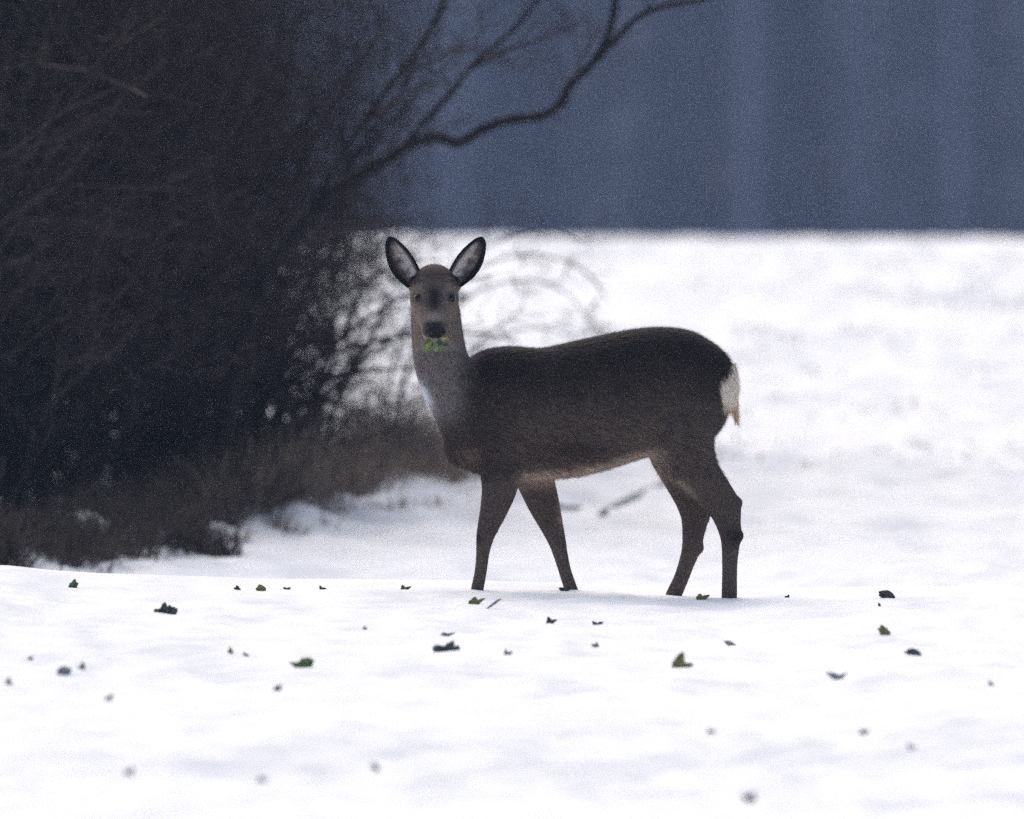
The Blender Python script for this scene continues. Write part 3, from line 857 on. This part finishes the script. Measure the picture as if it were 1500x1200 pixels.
def build_deer():
    root = empty('roe_deer', (float(D(860, 868).x), 0, float(ground_h(0.2, 0))))
    tag(root, 'brown grey roe deer with white rump standing side-on in snow, head turned aside', 'deer')
    o0 = np.array(root.location)
    V, F = deer_body()
    nb = len(V)
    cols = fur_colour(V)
    for s in (-1, 1):
        ev, ef, ec = ear(s)
        F += [tuple(i + len(V) for i in q) for q in ef]
        V = np.concatenate([V, ev]); cols = np.concatenate([cols, ec])
    me = bpy.data.meshes.new('body')
    me.from_pydata([tuple(p) for p in (V - o0).tolist()], [], F)
    me.update()
    me.polygons.foreach_set('use_smooth', np.ones(len(me.polygons), dtype=bool))
    me.materials.append(M['fur'])
    set_col(me, cols)
    body = link(bpy.data.objects.new('body', me), root)
    # coat: short tapering hairs lying along the body
    rng = np.random.default_rng(3)
    me.calc_loop_triangles()
    tri = np.empty(len(me.loop_triangles) * 3, dtype=np.int32); me.loop_triangles.foreach_get('vertices', tri)
    tri = tri.reshape(-1, 3)
    tri = tri[(tri < nb).all(1)]
    A, B, C_ = V[tri[:, 0]], V[tri[:, 1]], V[tri[:, 2]]
    cr = np.cross(B - A, C_ - A); ar = np.linalg.norm(cr, axis=1)
    nh_ = 110000
    k = rng.choice(len(tri), nh_, p=ar / ar.sum())
    r1, r2 = rng.random(nh_), rng.random(nh_)
    sw = r1 + r2 > 1; r1[sw] = 1 - r1[sw]; r2[sw] = 1 - r2[sw]
    p = A[k] + (B[k] - A[k]) * r1[:, None] + (C_[k] - A[k]) * r2[:, None]
    nrm = cr[k] / (ar[k][:, None] + 1e-12)
    f, L = hair_flow(p)
    f = f + rng.normal(0, 0.22, f.shape)
    f = f - nrm * (f * nrm).sum(1, keepdims=True)
    f /= np.linalg.norm(f, axis=1, keepdims=True) + 1e-9
    side = np.cross(f, nrm)
    dirv = f + nrm * rng.uniform(0.08, 0.50, (nh_, 1)); dirv /= np.linalg.norm(dirv, axis=1, keepdims=True)
    L = L * rng.uniform(0.6, 1.25, nh_)
    wd = (0.0011 + 0.02 * L)[:, None] * 0.6
    base_p = p - nrm * 0.001
    HV = np.stack([base_p - side * wd, base_p + side * wd, base_p + dirv * L[:, None]], 1).reshape(-1, 3)
    hm = bpy.data.meshes.new('coat')
    hm.from_pydata([tuple(q) for q in (HV - o0).tolist()], [], np.arange(len(HV)).reshape(-1, 3).tolist())
    hm.update(); hm.materials.append(M['hair'])
    clump = 1 + 0.28 * perlin(p[:, 0] * 45 + p[:, 2] * 12, p[:, 2] * 60 - p[:, 0] * 10, 60) + 0.2 * perlin(p[:, 0] * 16, p[:, 2] * 22, 61)
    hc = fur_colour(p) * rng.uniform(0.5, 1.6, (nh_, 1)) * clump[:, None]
    hc = np.where(fur_colour(p)[:, :1] > 0.4, fur_colour(p) * rng.uniform(0.9, 1.15, (nh_, 1)), hc)
    hc = np.clip(hc, 0.003, 0.93)
    set_col(hm, np.repeat(hc, 3, axis=0))
    coat = link(bpy.data.objects.new('coat', hm), root)
    coat['kind'] = 'stuff'
    # eyes, nose, hooves
    from mathutils.bvhtree import BVHTree
    bv = BVHTree.FromPolygons([Vector(q) for q in V[:nb].tolist()], [q for q in F if max(q) < nb])
    cp = Vector((0, -DIST, CAMZ))
    for u, v in ((612.5, 437), (661.5, 437)):
        dr = (D(u, v) - cp).normalized()
        hit = bv.ray_cast(cp, dr)[0]
        R = []
        vv, ff_ = [], []
        n, m = 14, 9
        rings_ = []
        c = hit + dr * 0.0035 - Vector(o0)
        for i in range(1, m):
            ph = math.pi * i / m
            rings_.append([tuple(c + Vector((0.0108 * math.sin(ph) * math.cos(6.2832 * j / n), 0.0095 * math.sin(ph) * math.sin(6.2832 * j / n), 0.0115 * math.cos(ph)))) for j in range(n)])
        vv, ff_ = loft(rings_)
        mesh_obj('eye', vv, ff_, M['eye'], root)
    # nose pad: broad, heart-shaped, with two nostril hollows
    rings_ = []
    for i in range(1, 10):
        ph = math.pi * i / 10
        row = []
        for j in range(20):
            th = 2 * math.pi * j / 20
            s = 15.5 * math.sin(ph) * math.cos(th); h = 11.0 * math.sin(ph) * math.sin(th); dpt = math.cos(ph) * 7
            s *= 1.0 + 0.18 * (h / 12.5)
            for sx in (-1, 1):
                g = math.exp(-((s - sx * 8.5) / 3.6) ** 2 - ((h + 0.5) / 3.2) ** 2)
                if dpt > 0: dpt -= 4.5 * g
            if dpt > 0: dpt -= 1.5 * math.exp(-(s / 1.5) ** 2)
            row.append(tuple(D(*head_pt(1.005, s, h - 3 + 0.0) + HA * dpt) - Vector(o0)))
        rings_.append(row)
    mesh_obj('nose', *loft(rings_), M['nose'], root)
    for (u, v, yp, sl) in ((694, 892, -37, -0.4), (847, 896, 37, 0.35), (1067, 903, -38, 0), (978, 900, 38, -0.3)):
        for kx in (-1, 1):
            rr = []
            for i, (f_, a, b) in enumerate(((0, 8.5, 4.6), (0.5, 10, 5), (1.0, 11, 5.2), (1.05, 7, 3))):
                rr.append(ring((u + sl * 10 * f_ - 3 * f_, v - 4 + 16 * f_, yp + kx * 5.2), (1, 0, 0), (0, 0, 1), a, b, 12))
            vv, ff_ = px_loft(rr)
            mesh_obj('hoof', [q - Vector(o0) for q in vv], ff_, M['hoof'], root)
    return root
build_deer()

# ------------------------------------------------------------------ leaves
def leaf_blade(L, W, bend, fold, lobes, rng, nt_=9, ns=6, pointed=False):
    """a crumpled leaf with thickness, base at origin, pointing along +z, facing -y"""
    front, back = [], []
    k1, k2 = rng.uniform(0, 6), rng.uniform(0, 6)
    for i in range(nt_):
        f = i / (nt_ - 1)
        wd = W * 0.5 * ((min(1.0, 0.45 + f / 0.35) * (1 - f) ** 0.75 * 1.15 + 0.02) if pointed else (math.sin(math.pi * min(1, 0.06 + f * 0.94)) ** 0.8 + 0.03)) * (1 + lobes * math.sin(f * 17 + k1) + 0.6 * lobes * math.sin(f * 31 + k2))
        for j in range(ns):
            q = -1 + 2 * j / (ns - 1)
            x = wd * q * math.cos(fold * abs(q))
            y = -wd * abs(q) * math.sin(fold) + 0.05 * W * math.sin(f * 9 + q * 4 + k2)
            a = bend * f
            p = Vector((x, y + L * (1 - math.cos(a)) / max(abs(bend), 0.05) * (1 if bend > 0 else -1), L * math.sin(abs(a)) / max(abs(bend), 0.05)))
            front.append(p); back.append(p + Vector((0, 0.0012, 0)))
    V = front + back; o = len(front); F = []
    for i in range(nt_ - 1):
        for j in range(ns - 1):
            a = i * ns + j
            F.append((a, a + 1, a + ns + 1, a + ns)); F.append((o + a, o + a + ns, o + a + ns + 1, o + a + 1))
    edge = [j for j in range(ns)] + [i * ns + ns - 1 for i in range(1, nt_)] + [(nt_ - 1) * ns + j for j in range(ns - 2, -1, -1)] + [i * ns for i in range(nt_ - 2, 0, -1)]
    for k in range(len(edge)):
        a, c = edge[k], edge[(k + 1) % len(edge)]
        F.append((a, o + a, o + c, c))
    return V, F

def xf(vf, loc=(0, 0, 0), rx=0, ry=0, rz=0):
    m = Matrix.Translation(loc) @ Matrix.Rotation(rz, 4, 'Z') @ Matrix.Rotation(ry, 4, 'Y') @ Matrix.Rotation(rx, 4, 'X')
    return [m @ Vector(p) for p in vf[0]], vf[1]

TIP = 'small dark leaf tip just poking through the foreground snow'
FRO = 'small frosted grey leaf half buried in the foreground snow'
leaves = [
    # u, v(base), width, height, material, tilt, label
    (105, 861, 19, 13, 'leaf_green', 0.5, 'bright green rounded leaf on the snow brow below the thicket'),
    (655, 955, 27, 17, 'leaf_dark', 0.2, 'dark green leaf rosette sunk in a hollow of the foreground snow'),
    (446, 978, 30, 14, 'leaf_green', 0.9, 'green pointed leaf lying tilted on the foreground snow'),
    (997, 979, 31, 22, 'leaf_olive', -0.2, 'large olive yellow leaf standing upright out of the snow'),
    (1303, 930, 23, 16, 'leaf_olive', -0.5, 'olive brown leaf folded over on the open snow right of the deer'),
    (1300, 876, 24, 11, 'leaf_dark', -0.8, 'dark folded leaf on the snow brow right of the deer'),
    (1026, 879, 21, 11, 'leaf_olive', 0.0, 'olive leaf at the snow line between the two hind legs'),
    (694, 885, 22, 10, 'leaf_olive', 0.3, 'olive leaf in the snow just below the near foreleg'),
    (243, 899, 24, 15, 'leaf_dark', 0.1, 'dark green leaf cluster with two side tips below the thicket'),
    (593, 864, 14, 7, 'leaf_green', 0.3, 'small green leaf on the snow brow below the deer\'s chest'),
    (383, 866, 12, 13, 'leaf_olive', 0.9, 'thin olive leaf pointing up on the snow brow before the thicket'),
    (1022, 879, 0, 0, None, 0, None),
    (806, 913, 17, 9, 'leaf_dark', -0.2, TIP), (876, 915, 11, 7, 'leaf_tip', -0.5, TIP), (350, 865, 12, 7, 'leaf_dark', 0.1, TIP),
    (420, 864, 9, 5, 'leaf_dark', 0, TIP), (472, 864, 9, 6, 'leaf_tip', 0.4, TIP), (340, 958, 12, 10, 'leaf_tip', 0.2, TIP),
    (359, 962, 8, 8, 'leaf_tip', 0.4, TIP), (120, 982, 13, 12, 'leaf_dark', 0.4, TIP), (10, 1003, 10, 11, 'leaf_tip', 0.3, TIP),
    (404, 1012, 18, 11, 'leaf_tip', 0.5, TIP), (1100, 1176, 25, 16, 'leaf_tip', 0.0, TIP), (555, 1130, 15, 14, 'leaf_tip', 0.1, TIP),
    (185, 1136, 13, 16, 'leaf_tip', 0.3, TIP), (1290, 888, 6, 5, 'leaf_dark', 0, TIP), (1155, 876, 7, 5, 'leaf_dark', 0, TIP),
    (1042, 1075, 12, 9, 'leaf_tip', 0.0, TIP), (1265, 1077, 16, 9, 'leaf_tip', 0.4, TIP), (825, 866, 14, 5, 'leaf_dark', -1.0, TIP),
    (93, 989, 22, 14, 'leaf_grey', 0.9, FRO), (45, 968, 9, 9, 'leaf_grey', 0.5, FRO), (155, 1026, 14, 12, 'leaf_grey', 0.6, FRO),
    (1340, 960, 22, 9, 'leaf_tip', -0.9, TIP), (1225, 996, 28, 7, 'leaf_grey', -0.9, FRO), (382, 1147, 20, 10, 'leaf_grey', 0.6, FRO),
    (875, 949, 12, 8, 'leaf_grey', -0.4, FRO), (744, 960, 11, 8, 'leaf_grey', 0, FRO), (1455, 1005, 11, 8, 'leaf_grey', 0, FRO),
    (652, 932, 22, 6, 'leaf_grey', 0.2, FRO), (533, 923, 8, 6, 'leaf_grey', 0, FRO), (1335, 1098, 12, 8, 'leaf_grey', 0.2, FRO),
    (1070, 946, 18, 6, 'leaf_grey', -0.9, FRO),
]
for k, (u, v, wpx, hpx, mt, tilt, lab) in enumerate(leaves):
    if not mt: continue
    rng = random.Random(100 + k)
    g = on_ground(u, v)
    s = (DIST + g.y) / FPX
    W, H = wpx * s, hpx * s
    big = lab not in (TIP, FRO)
    if abs(tilt) > 0.75:        # lies over to one side
        vf = xf(leaf_blade(W * 1.08, H * 1.5, 0.5, 0.5, 0.06, rng), (-0.46 * W * (1 if tilt > 0 else -1), 0, -0.002), rng.uniform(-0.2, 0.2), math.radians(68 if tilt > 0 else -68), 0)
    else:
        vf = xf(leaf_blade(H * 1.35 + 0.004, W * 0.85, 0.8, 0.5, 0.10, rng, pointed=True), (-0.10 * W, 0, -0.004 - 0.1 * H), rng.uniform(-0.3, 0.1), tilt * 0.6 + rng.uniform(-0.5, 0.5), rng.uniform(-0.5, 0.5))
    parts = [vf, xf(leaf_blade(W * 0.8, H * 0.7 + 0.003, 0.7, 0.4, 0.12, rng, pointed=True), (rng.uniform(-0.15, 0.1) * W, 0.003, 0.0), rng.uniform(-0.3, 0.3), math.radians(rng.choice((-1, 1)) * rng.uniform(52, 80)), rng.uniform(-0.4, 0.4))]
    if 'rosette' in (lab or '') or 'cluster' in (lab or ''):
        for a in (-0.9, 0.8, 0.3):
            parts.append(xf(leaf_blade(H * 1.1, W * 0.45, 0.9, 0.5, 0.1, rng), (a * W * 0.28, rng.uniform(-0.01, 0.01), -0.003), 0.1, a * 1.2, rng.uniform(-0.5, 0.5)))
    o = mesh_obj('leaf', *merge(parts), M[mt])
    o.location = g
    tag(o, lab, 'leaf', 'dark leaf tips in the foreground snow' if lab == TIP else 'frosted leaves in the foreground snow' if lab == FRO else None)
# thin blade and buried curled leaf
def strip(nm, pix, wpx, mat, label):
    pts = []
    for (u, v, up) in pix:
        pts.append((u, v, up))
    g = on_ground(pix[0][0], pix[0][1])
    P0 = [P(u, v, g.y) + Vector((0, 0.004 * i, 0)) - g for i, (u, v, _) in enumerate(pix)]
    sp = smooth_path(P0, 4)
    n = len(sp); W = wpx * (DIST + g.y) / FPX
    o = mesh_obj(nm, *tube(sp, [0.5 * W * math.sin(math.pi * (0.12 + 0.83 * k / (n - 1))) for k in range(n)], 6), mat)
    o.location = g
    tag(o, label, 'leaf')
strip('grass_sprig', [(713, 892, 0), (722, 886, 0), (730, 880, 0), (735, 878, 0)], 4, M['leaf_grey'], 'thin pale grass blade sloping out of the snow near the foreleg')
strip('curled_leaf', [(1268, 971, 0), (1278, 976, 0), (1292, 977, 0), (1306, 974, 0)], 6, M['leaf_dark'], 'dark curled leaf edge lying along a dent in the open snow')

# leaves held in the deer's mouth
def mouthful():
    rng = random.Random(6)
    c = Vector(D(*(head_pt(1.06, 0, -12) + np.array([0, 2, -4]))))
    o = empty('leaf_sprig', c)
    tag(o, 'sprig of green leaves held in the deer\'s mouth', 'leaves')
    for (du, dv, rot, L, W, mt) in ((-3, 0, -1.9, 16, 9, 'stem'), (-4, 3, -2.55, 22, 15, 'leaf_green'), (3, 4, 2.85, 17, 12, 'leaf_green'), (6, 1, 2.15, 19, 10, 'leaf_dark'), (9, 0, 1.75, 15, 8, 'leaf_olive'),
                                    (1, 4, 3.14, 18, 11, 'stem'), (-5, 4, -2.5, 17, 8, 'leaf_olive'), (11, -1, 2.3, 11, 5, 'leaf_grey'), (4, 1, 2.9, 14, 5, 'stem')):
        vf = xf(leaf_blade(L * PX, W * PX, 0.7, 0.5, 0.12, rng), (du * PX, -0.004 - rng.uniform(0, 0.012), -dv * PX + 0.006), rng.uniform(-0.2, 0.2), rot, 0)
        mesh_obj('leaf', *vf, M[mt], o)
    for (du, rot) in ((-6, 2.6), (5, -2.8)):
        pts = [Vector((du * PX, 0.006, 0.008)), Vector((du * PX * 1.2, -0.008, -0.004)), Vector((du * PX * 1.8, -0.014, -0.026))]
        mesh_obj('stalk', *tube(pts, [0.0018, 0.0016, 0.0012], 6), M['stem'], o)
mouthful()

# ------------------------------------------------------------------ cold air between here and the wood
def build_haze():
    bm = bmesh.new()
    bmesh.ops.create_cube(bm, size=1.0)
    x0, x1, y0, y1, z0, z1 = -760, 760, -220, 1070, -20.5, 12.5
    for vtx in bm.verts:
        vtx.co = ((x0 + x1) / 2 + vtx.co.x * (x1 - x0), (y0 + y1) / 2 + vtx.co.y * (y1 - y0), (z0 + z1) / 2 + vtx.co.z * (z1 - z0))
    me = bpy.data.meshes.new('haze'); bm.to_mesh(me); bm.free()
    m = bpy.data.materials.new('cold_air'); m.use_nodes = True
    t = m.node_tree
    for n in list(t.nodes):
        if n.type != 'OUTPUT_MATERIAL': t.nodes.remove(n)
    out = [n for n in t.nodes if n.type == 'OUTPUT_MATERIAL'][0]
    pv = t.nodes.new('ShaderNodeVolumePrincipled')
    pv.inputs['Color'].default_value = (0.50, 0.65, 1.0, 1)
    pv.inputs['Density'].default_value = 0.00025
    pv.inputs['Anisotropy'].default_value = 0.0
    t.links.new(pv.outputs[0], out.inputs['Volume'])
    me.materials.append(m)
    o = link(bpy.data.objects.new('haze', me))
    tag(o, 'thin cold blue winter haze filling the air over the field', 'haze', kind='stuff')
build_haze()
